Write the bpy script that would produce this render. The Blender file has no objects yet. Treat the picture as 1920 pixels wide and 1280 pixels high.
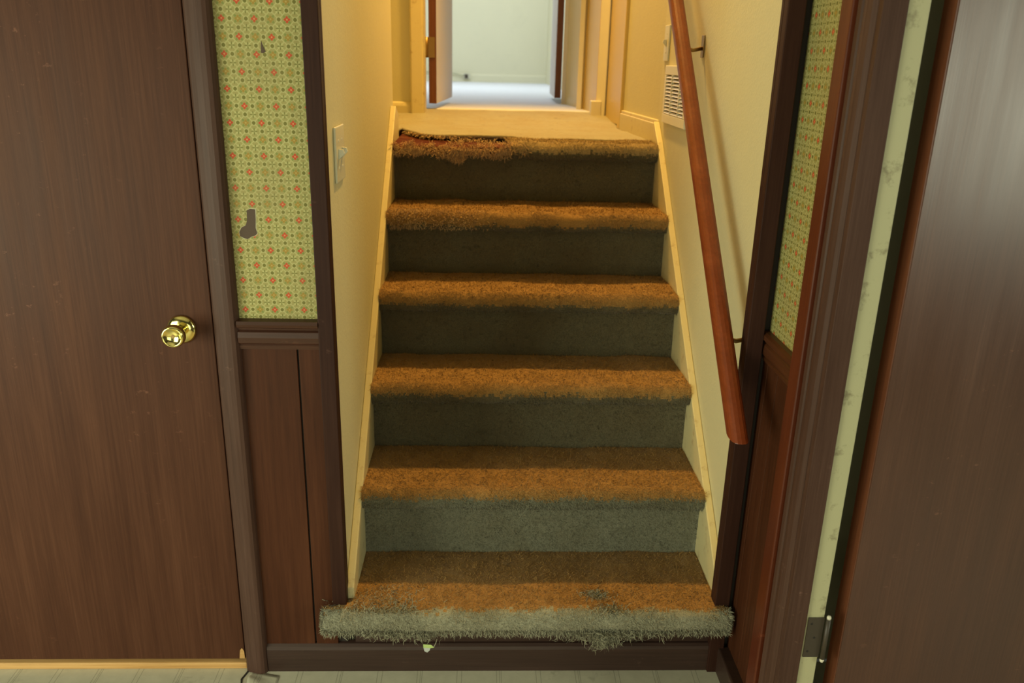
import bpy, bmesh, math, random
import numpy as np
from mathutils import Vector, Matrix, noise

random.seed(7)
rng = np.random.default_rng(7)
scene = bpy.context.scene
COL = scene.collection

# ------------------------------------------------------------------ camera
F_PX, PITCH, YAW, ROLL = 1549.9, 0.3290216, 0.0406891, 0.0252308
CAM = Vector((-0.1001, -1.7628, 1.5))
cp, sp, cy, sy = math.cos(PITCH), math.sin(PITCH), math.cos(YAW), math.sin(YAW)
fwd = Vector((sy * cp, cy * cp, -sp))
rt0 = Vector((cy, -sy, 0))
up0 = rt0.cross(fwd)
cr, sr = math.cos(ROLL), math.sin(ROLL)
rt = cr * rt0 + sr * up0
up = -sr * rt0 + cr * up0
cam_data = bpy.data.cameras.new('camera')
cam_data.sensor_width = 36.0
cam_data.lens = 36.0 * F_PX / 1920.0
cam_data.clip_start = 0.02
cam = bpy.data.objects.new('camera', cam_data)
COL.objects.link(cam)
M = Matrix.Identity(4)
for i in range(3):
    M[i][0], M[i][1], M[i][2], M[i][3] = rt[i], up[i], -fwd[i], CAM[i]
cam.matrix_world = M
scene.camera = cam
cam_data.dof.use_dof = True
cam_data.dof.focus_distance = 1.95
cam_data.dof.aperture_fstop = 4.0

# ------------------------------------------------------------------ world, lights, exposure
world = bpy.data.worlds.new('world')
scene.world = world
world.use_nodes = True
bg = world.node_tree.nodes['Background']
bg.inputs[0].default_value = (1.0, 1.0, 0.76, 1)
bg.inputs[1].default_value = 0.035
vs = scene.view_settings
vs.view_transform = 'Standard'
vs.look = 'None'
vs.gamma = 1.0
vs.use_curve_mapping = False
vs.exposure = 0.0


def area(name, loc, target, sx, sy_, power, col):
    l = bpy.data.lights.new(name, 'AREA')
    l.shape = 'RECTANGLE'
    l.size, l.size_y, l.energy, l.color = sx, sy_, power, col
    o = bpy.data.objects.new(name, l)
    COL.objects.link(o)
    o.location = loc
    d = Vector(target) - Vector(loc)
    o.rotation_euler = d.to_track_quat('-Z', 'Y').to_euler()
    return o


# daylight from the lower room's window, from the window of the room behind the right door, and from the bedroom's window; plus two added fills
area('lower_room_window', (-0.35, -3.0, 0.75), (0.0, 0.2, 0.6), 1.6, 1.0, 17.0, (0.97, 1.0, 0.72))
area('lower_room_side_fill', (-2.3, -1.75, 0.95), (0.45, 0.0, 0.55), 1.3, 1.2, 56.0, (0.97, 1.0, 0.72))  # added fill from the left, no known window there
area('side_room_window', (3.2, -2.25, 1.40), (0.75, -0.35, 1.15), 0.9, 0.9, 38.0, (0.97, 1.0, 0.76))
area('bedroom_window', (-2.2, 5.0, 2.75), (0.0, 4.6, 1.25), 1.5, 1.3, 24.0, (0.84, 0.89, 1.0))
area('bedroom_overhead_fill', (-0.3, 5.6, 3.6), (0.0, 5.6, 1.25), 1.4, 1.4, 58.0, (0.74, 0.85, 1.0))  # added fill under the ceiling, brightens the bedroom floor
hl = bpy.data.lights.new('hall_lamp', 'SPOT')
hl.spot_size, hl.spot_blend = math.radians(112), 0.75
hl.energy, hl.color, hl.shadow_soft_size = 370.0, (1.0, 0.57, 0.14), 0.05
hlo = bpy.data.objects.new('hall_lamp', hl)
COL.objects.link(hlo)
hlo.location = (0.20, 1.93, 3.42)
hlo.rotation_euler = (Vector((0.05, 0.55, 0.6)) - hlo.location).to_track_quat('-Z', 'Y').to_euler()

# ------------------------------------------------------------------ material helpers


class NT:
    def __init__(s, name):
        s.m = bpy.data.materials.new(name)
        s.m.use_nodes = True
        s.t = s.m.node_tree
        s.b = s.t.nodes['Principled BSDF']
        s.co = None

    def n(s, typ, **kw):
        nd = s.t.nodes.new(typ)
        for k, v in kw.items():
            setattr(nd, k, v)
        return nd

    def l(s, a, b):
        s.t.links.new(a, b)

    def coord(s):
        if s.co is None:
            s.co = s.n('ShaderNodeTexCoord')
        return s.co.outputs['Object']

    def mapped(s, scale, loc=(0, 0, 0)):
        mp = s.n('ShaderNodeMapping')
        s.l(s.coord(), mp.inputs['Vector'])
        mp.inputs['Scale'].default_value = scale
        mp.inputs['Location'].default_value = loc
        return mp.outputs[0]

    def noise(s, vec, scale, detail=4, rough=0.55):
        nd = s.n('ShaderNodeTexNoise')
        s.l(vec, nd.inputs['Vector'])
        nd.inputs['Scale'].default_value = scale
        nd.inputs['Detail'].default_value = detail
        nd.inputs['Roughness'].default_value = rough
        return nd.outputs['Fac']

    def ramp(s, fac, stops):
        nd = s.n('ShaderNodeValToRGB')
        s.l(fac, nd.inputs[0])
        el = nd.color_ramp.elements
        while len(el) < len(stops):
            el.new(0.5)
        for e, (p, c) in zip(el, stops):
            e.position = p
            e.color = tuple(c) + (1,) if len(c) == 3 else c
        return nd.outputs[0]

    def mix(s, fac, a, b, blend='MIX'):
        nd = s.n('ShaderNodeMix', data_type='RGBA', blend_type=blend)
        for sock, v in ((nd.inputs[0], fac), (nd.inputs[6], a), (nd.inputs[7], b)):
            if isinstance(v, (int, float)):
                sock.default_value = v
            elif isinstance(v, tuple):
                sock.default_value = v + (1,) if len(v) == 3 else v
            else:
                s.l(v, sock)
        return nd.outputs[2]

    def math(s, op, a, b=0.0, c=None, clamp=False):
        nd = s.n('ShaderNodeMath', operation=op, use_clamp=clamp)
        for i, v in enumerate((a, b, c)):
            if v is None:
                continue
            if isinstance(v, (int, float)):
                nd.inputs[i].default_value = v
            else:
                s.l(v, nd.inputs[i])
        return nd.outputs[0]

    def bump(s, h, strength=0.3, dist=0.002):
        nd = s.n('ShaderNodeBump')
        nd.inputs['Strength'].default_value = strength
        nd.inputs['Distance'].default_value = dist
        s.l(h, nd.inputs['Height'])
        s.l(nd.outputs[0], s.b.inputs['Normal'])

    def color(s, v):
        if isinstance(v, tuple):
            s.b.inputs['Base Color'].default_value = v + (1,)
        else:
            s.l(v, s.b.inputs['Base Color'])

    def rough(s, v):
        if isinstance(v, (int, float)):
            s.b.inputs['Roughness'].default_value = v
        else:
            s.l(v, s.b.inputs['Roughness'])


def wood(name, dark, mid, light, axis='Z', rough=0.45, fine=55.0, scuff=0.0, spec=0.4):
    w = NT(name)
    sc = {'Z': (fine, fine, 1.6), 'X': (1.6, fine, fine), 'Y': (fine, 1.6, fine)}[axis]
    sc2 = {'Z': (9, 9, 0.9), 'X': (0.9, 9, 9), 'Y': (9, 0.9, 9)}[axis]
    g1 = w.noise(w.mapped(sc), 3.0, 6, 0.65)
    g2 = w.noise(w.mapped(sc2), 2.0, 3, 0.5)
    f = w.math('ADD', w.math('MULTIPLY', g1, 0.6), w.math('MULTIPLY', g2, 0.4))
    c = w.ramp(f, [(0.34, dark), (0.5, mid), (0.66, light)])
    if scuff:
        k = w.noise(w.mapped((26, 26, 40)), 1.0, 6, 0.75)
        big = w.noise(w.mapped((2.2, 2.2, 1.3)), 1.0, 2, 0.5)
        m = w.math('MULTIPLY', w.ramp(k, [(0.62, (0, 0, 0)), (0.68, (1, 1, 1))]), w.ramp(big, [(0.45, (0, 0, 0)), (0.62, (1, 1, 1))]))
        c = w.mix(w.math('MULTIPLY', m, scuff), c, tuple(min(1, 2.6 * x + 0.02) for x in light))
    w.color(c)
    w.rough(w.math('ADD', rough - 0.1, w.math('MULTIPLY', g2, 0.2)))
    w.b.inputs['Specular IOR Level'].default_value = spec
    w.bump(g1, 0.12, 0.001)
    return w.m


def paint(name, col, rough=0.5, bumpy=0.0, dirt=0.0, dirtcol=(0.12, 0.09, 0.05), dscale=9.0):
    w = NT(name)
    v = w.coord()
    n1 = w.noise(v, 2.3, 3, 0.5)
    c = w.mix(w.math('MULTIPLY', n1, 0.22), col, tuple(x * 0.72 for x in col))
    if dirt:
        d = w.noise(v, dscale, 6, 0.7)
        m = w.ramp(d, [(0.56, (0, 0, 0)), (0.72, (1, 1, 1))])
        c = w.mix(w.math('MULTIPLY', m, dirt), c, dirtcol)
    w.color(c)
    w.rough(rough)
    if bumpy:
        b = w.noise(v, 130.0, 3, 0.6)
        b2 = w.noise(v, 22.0, 2, 0.5)
        w.bump(w.math('ADD', b, w.math('MULTIPLY', b2, 0.8)), bumpy, 0.003)
    return w.m


def carpet_mat(name, base, worn, stain=0.6, wear=0.5):
    w = NT(name)
    v = w.coord()
    f = w.noise(v, 420.0, 2, 0.7)
    med = w.noise(v, 38.0, 4, 0.65)
    big = w.noise(v, 6.5, 4, 0.6)
    c = w.mix(w.ramp(f, [(0.3, (0, 0, 0)), (0.7, (1, 1, 1))]), tuple(x * 0.62 for x in base), tuple(x * 1.22 for x in base))
    c = w.mix(w.math('MULTIPLY', w.ramp(big, [(0.42, (0, 0, 0)), (0.66, (1, 1, 1))]), wear), c, worn)
    st = w.ramp(med, [(0.60, (0, 0, 0)), (0.74, (1, 1, 1))])
    c = w.mix(w.math('MULTIPLY', st, stain), c, tuple(x * 0.28 for x in worn))
    w.color(c)
    w.rough(0.95)
    w.b.inputs['Specular IOR Level'].default_value = 0.08
    w.b.inputs['Sheen Weight'].default_value = 0.15
    w.bump(w.math('ADD', w.math('MULTIPLY', f, 0.5), med), 0.6, 0.006)
    return w.m


def wallpaper_mat(name, ucomp, u0):
    """Lattice of small flowers: red and ochre on every other node, olive dots and pinwheels between."""
    w = NT(name)
    sep = w.n('ShaderNodeSeparateXYZ')
    w.l(w.coord(), sep.inputs[0])
    A, B = 0.0160, 0.0166
    u = w.math('DIVIDE', w.math('SUBTRACT', sep.outputs[ucomp], u0 - A * 400), A)
    v = w.math('DIVIDE', w.math('SUBTRACT', sep.outputs[2], 1.596 - B * 400), B)
    iu = w.math('ROUND', u)
    iv = w.math('ROUND', v)
    du = w.math('SUBTRACT', u, iu)
    dv = w.math('SUBTRACT', v, iv)
    r = w.math('SQRT', w.math('ADD', w.math('MULTIPLY', du, du), w.math('MULTIPLY', dv, dv)))
    th = w.math('ARCTAN2', dv, du)
    pu = w.math('MODULO', iu, 2.0)           # 0 even, 1 odd
    pv = w.math('MODULO', iv, 2.0)
    ev_u = w.math('SUBTRACT', 1.0, pu)
    ev_v = w.math('SUBTRACT', 1.0, pv)
    flower = w.math('MULTIPLY', ev_u, ev_v)
    pin = w.math('MULTIPLY', pu, pv)
    dot = w.math('SUBTRACT', 1.0, w.math('ADD', flower, pin))
    half = w.math('MODULO', w.math('ADD', w.math('MULTIPLY', iu, 0.5), w.math('MULTIPLY', iv, 0.5)), 2.0)
    ochre = w.math('GREATER_THAN', half, 0.6)
    petal = w.math('COSINE', w.math('MULTIPLY', th, 4.0))
    # base: pale yellow-green with a fine diagonal lattice of pale lines
    s1 = w.math('ABSOLUTE', w.math('SINE', w.math('MULTIPLY', w.math('ADD', u, v), math.pi)))
    s2 = w.math('ABSOLUTE', w.math('SINE', w.math('MULTIPLY', w.math('SUBTRACT', u, v), math.pi)))
    lat = w.math('LESS_THAN', w.math('MINIMUM', s1, s2), 0.30)
    c = w.mix(lat, (0.31, 0.275, 0.095), (0.41, 0.38, 0.155))
    # halo round each node
    ring = w.math('MULTIPLY', w.math('GREATER_THAN', r, 0.24), w.math('LESS_THAN', r, 0.36))
    c = w.mix(w.math('MULTIPLY', ring, 0.65), c, (0.44, 0.41, 0.18))
    # olive dots
    c = w.mix(w.math('MULTIPLY', dot, w.math('LESS_THAN', r, 0.22)), c, (0.15, 0.14, 0.03))
    # pinwheels
    pm = w.math('LESS_THAN', r, w.math('ADD', 0.18, w.math('MULTIPLY', petal, 0.24)))
    c = w.mix(w.math('MULTIPLY', pin, pm), c, (0.17, 0.165, 0.04))
    # corner leaves round flowers
    lf = w.math('MULTIPLY', flower, w.math('MULTIPLY', w.math('LESS_THAN', r, w.math('SUBTRACT', 0.36, w.math('MULTIPLY', petal, 0.28))), w.math('GREATER_THAN', r, 0.3)))
    c = w.mix(lf, c, (0.20, 0.225, 0.06))
    fm = w.math('MULTIPLY', flower, w.math('LESS_THAN', r, w.math('ADD', 0.33, w.math('MULTIPLY', petal, 0.07))))
    fc = w.mix(ochre, (0.46, 0.065, 0.022), (0.31, 0.20, 0.035))
    c = w.mix(fm, c, fc)
    ctr = w.math('MULTIPLY', flower, w.math('LESS_THAN', r, 0.11))
    c = w.mix(ctr, c, w.mix(ochre, (0.6, 0.24, 0.10), (0.42, 0.30, 0.09)))
    g = w.noise(w.coord(), 7.0, 4, 0.6)
    c = w.mix(w.math('MULTIPLY', w.ramp(g, [(0.45, (0, 0, 0)), (0.75, (1, 1, 1))]), 0.35), c, (0.24, 0.18, 0.08))
    w.color(c)
    w.rough(0.6)
    w.b.inputs['Specular IOR Level'].default_value = 0.25
    return w.m


def metal(name, col, rough):
    w = NT(name)
    w.color(w.mix(w.math('MULTIPLY', w.noise(w.coord(), 60.0, 3), 0.25), col, tuple(x * 0.7 for x in col)))
    w.b.inputs['Metallic'].default_value = 1.0
    w.rough(rough)
    return w.m


def vinyl_mat():
    w = NT('vinyl_sheet')
    sep = w.n('ShaderNodeSeparateXYZ')
    w.l(w.coord(), sep.inputs[0])
    x, y = sep.outputs[0], sep.outputs[1]

    def lines(co, period, off, width):
        t = w.math('MODULO', w.math('ADD', co, 20.0 + off), period)
        return w.math('LESS_THAN', w.math('ABSOLUTE', w.math('SUBTRACT', t, period / 2)), width)
    ln = w.math('MAXIMUM', lines(x, 0.1016, 0.0, 0.0009), lines(x, 0.1016, 0.012, 0.0009))
    ln = w.math('MAXIMUM', ln, lines(x, 0.2032, 0.055, 0.0008))
    ln = w.math('MAXIMUM', ln, w.math('MAXIMUM', lines(y, 0.1016, 0.03, 0.0009), lines(y, 0.1016, 0.042, 0.0009)))
    n1 = w.noise(w.coord(), 30.0, 5, 0.6)
    c = w.mix(n1, (0.42, 0.40, 0.30), (0.60, 0.57, 0.44))
    c = w.mix(w.math('MULTIPLY', ln, 0.55), c, (0.19, 0.18, 0.13))
    d = w.ramp(w.noise(w.coord(), 14.0, 6, 0.7), [(0.6, (0, 0, 0)), (0.75, (1, 1, 1))])
    c = w.mix(w.math('MULTIPLY', d, 0.5), c, (0.17, 0.16, 0.10))
    w.color(c)
    w.rough(0.42)
    w.bump(n1, 0.1, 0.001)
    return w.m


MT = {}
MT['door_wood'] = wood('dark_door_wood', (0.0506, 0.0181, 0.0094), (0.0688, 0.0255, 0.0131), (0.0891, 0.0349, 0.0181), 'Z', 0.5, 70, 0.5, 0.14)
MT['door_wood2'] = wood('glossy_door_wood', (0.066, 0.0236, 0.0117), (0.0851, 0.0321, 0.0168), (0.1107, 0.0442, 0.0233), 'Z', 0.36, 70, 0.55, 0.6)
MT['door_edge'] = wood('red_brown_edge_wood', (0.10, 0.030, 0.012), (0.135, 0.043, 0.017), (0.17, 0.062, 0.025), 'Z', 0.5, 60)
MT['casing'] = wood('casing_wood', (0.051, 0.0248, 0.0172), (0.0686, 0.0344, 0.0246), (0.0862, 0.0456, 0.0336), 'Z', 0.45, 60, 0.4, 0.16)
MT['trim'] = wood('dark_trim_wood', (0.0248, 0.0088, 0.0059), (0.033, 0.0126, 0.0081), (0.044, 0.0176, 0.0113), 'Z', 0.55, 60, 0.3, 0.13)
MT['trim_red'] = wood('reddish_trim_wood', (0.0673, 0.0126, 0.0043), (0.0871, 0.0172, 0.0054), (0.1109, 0.0235, 0.0072), 'Z', 0.42, 60, 0.3, 0.4)
MT['trim_x'] = wood('rail_wood', (0.035, 0.0121, 0.006), (0.0504, 0.0171, 0.0085), (0.0686, 0.0242, 0.0115), 'X', 0.45, 60, 0.2)
MT['trim_y'] = wood('side_rail_wood', (0.06, 0.018, 0.007), (0.08, 0.0252, 0.009), (0.104, 0.0348, 0.012), 'Y', 0.42, 60, 0.2)
MT['base'] = wood('baseboard_wood', (0.0286, 0.0136, 0.0097), (0.0374, 0.0186, 0.0135), (0.051, 0.026, 0.0195), 'X', 0.45, 60, 0.5)
MT['panel'] = wood('panelling_wood', (0.0412, 0.0133, 0.0058), (0.0585, 0.0185, 0.0079), (0.0765, 0.0257, 0.0108), 'Z', 0.5, 40, 0.1, 0.15)
MT['groove'] = paint('groove_dark', (0.018, 0.012, 0.008), 0.8)
MT['rail'] = wood('handrail_wood', (0.1472, 0.0274, 0.0066), (0.184, 0.0353, 0.0086), (0.23, 0.0482, 0.0125), 'Y', 0.38, 40, 0.0, 0.5)
MT['cream'] = paint('cream_wall_paint', (0.57, 0.535, 0.335), 0.7, 0.25)
MT['cream_trim'] = paint('cream_trim_paint', (0.62, 0.54, 0.29), 0.4, 0.05, 0.55, (0.26, 0.13, 0.04), 26.0)
MT['jamb_cream'] = paint('jamb_cream_paint', (0.45, 0.43, 0.26), 0.45, 0.05, 0.75, (0.10, 0.07, 0.035), 20.0)
MT['white_trim'] = paint('white_trim_paint', (0.70, 0.66, 0.52), 0.4, 0.03)
MT['yellow_trim'] = paint('yellow_gloss_paint', (0.62, 0.46, 0.15), 0.35, 0.02)
MT['white_door'] = paint('white_door_paint', (0.54, 0.49, 0.47), 0.45, 0.03)
MT['bed_wall'] = paint('bedroom_wall_paint', (0.70, 0.665, 0.46), 0.7, 0.15, 0.15, (0.45, 0.44, 0.33), 3.0)
MT['ceil'] = paint('ceiling_paint', (0.6, 0.57, 0.48), 0.8, 0.3)
MT['plastic'] = paint('ivory_plastic', (0.62, 0.60, 0.44), 0.35)
MT['grille'] = paint('white_grille_enamel', (0.66, 0.63, 0.50), 0.4)
MT['dark'] = paint('dark_void', (0.02, 0.016, 0.012), 0.9)
MT['brown_paper'] = paint('bare_brown_board', (0.082, 0.052, 0.034), 0.8)
MT['torn_rim'] = paint('torn_paper_edge', (0.46, 0.43, 0.27), 0.8)
MT['stair_carpet'] = carpet_mat('stair_carpet', (0.122, 0.106, 0.062), (0.098, 0.074, 0.038), 0.55, 0.55)
MT['worn_lamplit_carpet'] = carpet_mat('trodden_lamplit_carpet', (0.33, 0.190, 0.062), (0.26, 0.145, 0.043), 0.6, 0.5)
MT['daylit_carpet'] = carpet_mat('daylit_stair_carpet', (0.178, 0.176, 0.122), (0.130, 0.110, 0.062), 0.5, 0.4)  # paler copy for the second step, daylight put into the colour
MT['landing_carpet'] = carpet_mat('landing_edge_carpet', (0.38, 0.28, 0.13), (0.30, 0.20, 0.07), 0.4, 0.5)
MT['hall_carpet'] = carpet_mat('hall_carpet', (0.34, 0.315, 0.215), (0.28, 0.225, 0.12), 0.55, 0.5)
MT['bed_carpet'] = carpet_mat('bedroom_carpet', (0.78, 0.79, 0.80), (0.70, 0.71, 0.72), 0.2, 0.3)
MT['fringe'] = carpet_mat('frayed_yarn', (0.31, 0.30, 0.21), (0.22, 0.19, 0.11), 0.3, 0.3)
MT['torn_yarn'] = carpet_mat('torn_yarn', (0.58, 0.40, 0.20), (0.36, 0.20, 0.09), 0.5, 0.6)
MT['raw_wood'] = wood('bare_stair_wood', (0.035, 0.010, 0.007), (0.08, 0.022, 0.011), (0.22, 0.09, 0.035), 'X', 0.9, 30, 0.0, 0.03)
MT['threshold'] = wood('bare_threshold_wood', (0.42, 0.22, 0.07), (0.55, 0.31, 0.11), (0.64, 0.38, 0.15), 'X', 0.5, 50)
MT['brass'] = metal('polished_brass', (0.85, 0.72, 0.26), 0.14)
MT['old_brass'] = metal('tarnished_brass', (0.30, 0.20, 0.08), 0.4)
MT['hinge'] = paint('brown_hinge', (0.055, 0.042, 0.030), 0.45)
MT['pin'] = paint('pale_pin_tip', (0.7, 0.66, 0.52), 0.3)
MT['vinyl'] = vinyl_mat()
MT['paper_l'] = wallpaper_mat('flower_wallpaper_front', 0, -0.585)
MT['paper_r'] = wallpaper_mat('flower_wallpaper_side', 1, -0.093)
MT['scrap_green'] = paint('green_tape', (0.42, 0.55, 0.20), 0.5)
MT['scrap_grey'] = paint('grey_tape', (0.45, 0.48, 0.46), 0.4)

# ------------------------------------------------------------------ mesh helpers


class MB:
    def __init__(s):
        s.v, s.f = [], []

    def box(s, x0, x1, y0, y1, z0, z1):
        b = len(s.v)
        s.v += [(x, y, z) for x in (x0, x1) for y in (y0, y1) for z in (z0, z1)]
        s.f += [tuple(b + i for i in q) for q in ((0, 1, 3, 2), (4, 6, 7, 5), (0, 4, 5, 1), (2, 3, 7, 6), (0, 2, 6, 4), (1, 5, 7, 3))]
        return s

    def prism(s, poly, axis, a, b_, rev=False):
        """Extrude a closed 2-D outline along an axis. axis 'x': poly=(y,z); 'y': (x,z); 'z': (x,y)."""
        def P(p, t):
            return {'x': (t, p[0], p[1]), 'y': (p[0], t, p[1]), 'z': (p[0], p[1], t)}[axis]
        b = len(s.v)
        n = len(poly)
        s.v += [P(p, a) for p in poly] + [P(p, b_) for p in poly]
        s.f.append(tuple(range(b, b + n)))
        s.f.append(tuple(range(b + 2 * n - 1, b + n - 1, -1)))
        for i in range(n):
            j = (i + 1) % n
            s.f.append((b + i, b + j, b + n + j, b + n + i))
        return s

    def lathe(s, prof, c, axis=(0, -1, 0), n=40):
        """prof: list of (distance along axis, radius)."""
        ax = Vector(axis).normalized()
        e1 = ax.orthogonal().normalized()
        e2 = ax.cross(e1)
        b = len(s.v)
        c = Vector(c)
        for d, r in prof:
            for i in range(n):
                t = 2 * math.pi * i / n
                s.v.append(tuple(c + ax * d + (e1 * math.cos(t) + e2 * math.sin(t)) * max(r, 1e-5)))
        for k in range(len(prof) - 1):
            for i in range(n):
                j = (i + 1) % n
                s.f.append((b + k * n + i, b + k * n + j, b + (k + 1) * n + j, b + (k + 1) * n + i))
        s.f.append(tuple(b + i for i in range(n - 1, -1, -1)))
        s.f.append(tuple(b + (len(prof) - 1) * n + i for i in range(n)))
        return s

    def tube(s, pts, r, n=12, section=None):
        pts = [Vector(p) for p in pts]
        b = len(s.v)
        for k, p in enumerate(pts):
            d = (pts[min(k + 1, len(pts) - 1)] - pts[max(k - 1, 0)]).normalized()
            side = d.cross(Vector((0, 0, 1)))
            if side.length < 1e-4:
                side = Vector((1, 0, 0))
            side.normalize()
            upv = side.cross(d)
            rr = r[k] if isinstance(r, (list, tuple)) else r
            for i in range(n):
                t = 2 * math.pi * i / n
                s.v.append(tuple(p + side * math.cos(t) * rr + upv * math.sin(t) * rr))
        for k in range(len(pts) - 1):
            for i in range(n):
                j = (i + 1) % n
                s.f.append((b + k * n + i, b + k * n + j, b + (k + 1) * n + j, b + (k + 1) * n + i))
        s.f.append(tuple(b + i for i in range(n - 1, -1, -1)))
        s.f.append(tuple(b + (len(pts) - 1) * n + i for i in range(n)))
        return s

    def strands(s, roots, dirs, length, width, curl=0.0, segs=2, face=None):
        """Tapered ribbons: yarn ends. roots, dirs: (N,3) arrays."""
        roots, dirs = np.asarray(roots, float), np.asarray(dirs, float)
        N = len(roots)
        L = length * (0.6 + 0.8 * rng.random(N))
        dirs = dirs / np.linalg.norm(dirs, axis=1, keepdims=True)
        rnd = rng.normal(size=(N, 3))
        side = np.cross(dirs, rnd if face is None else np.asarray(face, float) + 0.35 * rnd)
        side /= np.linalg.norm(side, axis=1, keepdims=True)
        bend = rng.normal(size=(N, 3)) * curl
        for i in range(N):
            b = len(s.v)
            p, d = roots[i].copy(), dirs[i].copy()
            for k in range(segs):
                w = width * (1 - 0.45 * k / segs)
                s.v += [tuple(p - side[i] * w / 2), tuple(p + side[i] * w / 2)]
                p = p + d * L[i] / segs
                d = d + bend[i] * (1 + 0.5 * k)
                d /= np.linalg.norm(d)
            s.v.append(tuple(p))
            for k in range(segs - 1):
                s.f.append((b + 2 * k, b + 2 * k + 1, b + 2 * k + 3, b + 2 * k + 2))
            s.f.append((b + 2 * segs - 2, b + 2 * segs - 1, b + 2 * segs))
        return s


ROOTM = {}


def empty(name, loc=(0, 0, 0), rz=0.0):
    o = bpy.data.objects.new(name, None)
    o.empty_display_size = 0.05
    COL.objects.link(o)
    o.location = loc
    o.rotation_euler = (0, 0, rz)
    ROOTM[o.name] = Matrix.Translation(Vector(loc)) @ Matrix.Rotation(rz, 4, 'Z')
    return o


def obj(name, mb, mat, parent=None, bevel=0.0, smooth=False, local=False, recalc=True):
    me = bpy.data.meshes.new(name)
    verts = mb.v
    rootm = None
    if parent is not None:
        rootm = ROOTM[parent.name]
        if not local:
            inv = rootm.inverted()
            verts = [tuple(inv @ Vector(v)) for v in verts]
    me.from_pydata(verts, [], mb.f)
    if recalc:
        bm = bmesh.new()
        bm.from_mesh(me)
        bmesh.ops.recalc_face_normals(bm, faces=bm.faces)
        bm.to_mesh(me)
        bm.free()
    me.materials.append(mat if not isinstance(mat, str) else MT[mat])
    if smooth:
        me.polygons.foreach_set('use_smooth', [True] * len(me.polygons))
    o = bpy.data.objects.new(name, me)
    COL.objects.link(o)
    if parent is not None:
        o.parent = parent
        ROOTM[o.name] = rootm
    else:
        ROOTM[o.name] = Matrix.Identity(4)
    if bevel:
        m = o.modifiers.new('bevel', 'BEVEL')
        m.width = bevel
        m.segments = 2
        m.limit_method = 'ANGLE'
        m.angle_limit = math.radians(40)
    return o


def tag(o, label, cat=None, group=None, kind=None):
    o['label'] = label
    if cat:
        o['category'] = cat
    if group:
        o['group'] = group
    if kind:
        o['kind'] = kind
    return o


def struct(name, mb, mat, label, cat, bevel=0.0, smooth=False):
    o = obj(name, mb, mat, None, bevel, smooth)
    return tag(o, label, cat, kind='structure')


# ------------------------------------------------------------------ dimensions
H, RUN = 0.2046, 0.2394
YR = 0.2232                       # riser 2 plane
def ry(k): return YR + (k - 2) * RUN
XL, XR = -0.409, 0.510           # between the skirts
LZ = 6 * H                       # landing level
BZ = 1.262                       # bedroom carpet level
XWL, XWR = -0.428, 0.530         # stairwell walls

# ------------------------------------------------------------------ setting: lower room
fl = struct('floor', MB().box(-2.6, 0.56, -4.2, 0.05, -0.05, 0.0).box(0.56, 3.4, -4.2, 0.02, -0.05, -0.001), 'vinyl',
            'pale vinyl sheet floor printed with thin grey double lines', 'floor')
fd = MB()
fd.prism([(-0.684, -0.004), (-0.679, -0.004), (-0.690, -0.040), (-0.683, -0.075), (-0.686, -0.076), (-0.695, -0.040)], 'z', 0.0, 0.0009)
tag(obj('crack', fd, 'dark', fl), 'dark split in the vinyl at the casing foot')
fc = MB()
NX, NY = 10, 6
b = len(fc.v)
for i in range(NX + 1):
    for j in range(NY + 1):
        x = -0.675 + 0.075 * i / NX
        y = -0.085 + 0.075 * j / NY - 0.25 * (x + 0.675)
        fc.v.append((x, y, 0.0012 + 0.010 * math.exp(-((j / NY - 0.55 + 0.3 * i / NX) / 0.16) ** 2) * (1 - i / NX)))
for i in range(NX):
    for j in range(NY):
        fc.f.append((i * (NY + 1) + j, (i + 1) * (NY + 1) + j, (i + 1) * (NY + 1) + j + 1, i * (NY + 1) + j + 1))
o = obj('curled_edge', fc, 'vinyl', fl, smooth=True)
o.modifiers.new('thick', 'SOLIDIFY').thickness = 0.0015

wf = struct('wall_front', MB().box(-0.684, XWL - 0.001, 0.004, 0.115, 0, 2.44).box(-2.6, -0.684, 0.05, 0.115, 2.06, 2.44)
            .box(-2.6, -1.53, 0.004, 0.115, 0, 2.06), 'groove',
            'front wall of the lower room between left door and stair opening', 'wall')
struct('wall_front_header', MB().box(-2.6, 0.60, 0.004, 0.115, 2.44, 3.7), 'cream', 'wall over the stair opening above the frame', 'wall')
# wallpaper with two torn spots
wp = obj('wallpaper', MB().box(-0.634, -0.452, 0.0, 0.004, 0.94, 2.44), 'paper_l', wf)
tag(wp, 'green wallpaper with small red flowers')
tear = [(-0.5975, 1.184), (-0.590, 1.187), (-0.5795, 1.186), (-0.580, 1.165), (-0.5815, 1.146), (-0.5785, 1.135), (-0.583, 1.130),
        (-0.590, 1.128), (-0.600, 1.122), (-0.607, 1.124), (-0.6155, 1.128), (-0.6165, 1.137), (-0.611, 1.147), (-0.6015, 1.152), (-0.598, 1.163)]
cx_, cz_ = -0.594, 1.15
rim = [(cx_ + (x - cx_) * (1.03 + 0.12 * ((i * 7) % 5) / 5) + 0.0006, cz_ + (z - cz_) * (1.01 + 0.07 * ((i * 3) % 4) / 4)) for i, (x, z) in enumerate(tear)]
obj('torn_rim', MB().prism(rim, 'y', -0.0003, 0.0001), 'torn_rim', wp)
tag(obj('torn_spot', MB().prism(tear, 'y', -0.0008, 0.0), 'brown_paper', wp), 'hooked torn spot showing bare brown board')
tear2 = [(-0.5425, 1.523), (-0.5395, 1.513), (-0.5345, 1.502), (-0.540, 1.499), (-0.5445, 1.500), (-0.5435, 1.510)]
tag(obj('torn_spot', MB().prism(tear2, 'y', -0.0008, 0.0), 'brown_paper', wp), 'small pointed torn spot in the wallpaper')
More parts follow.
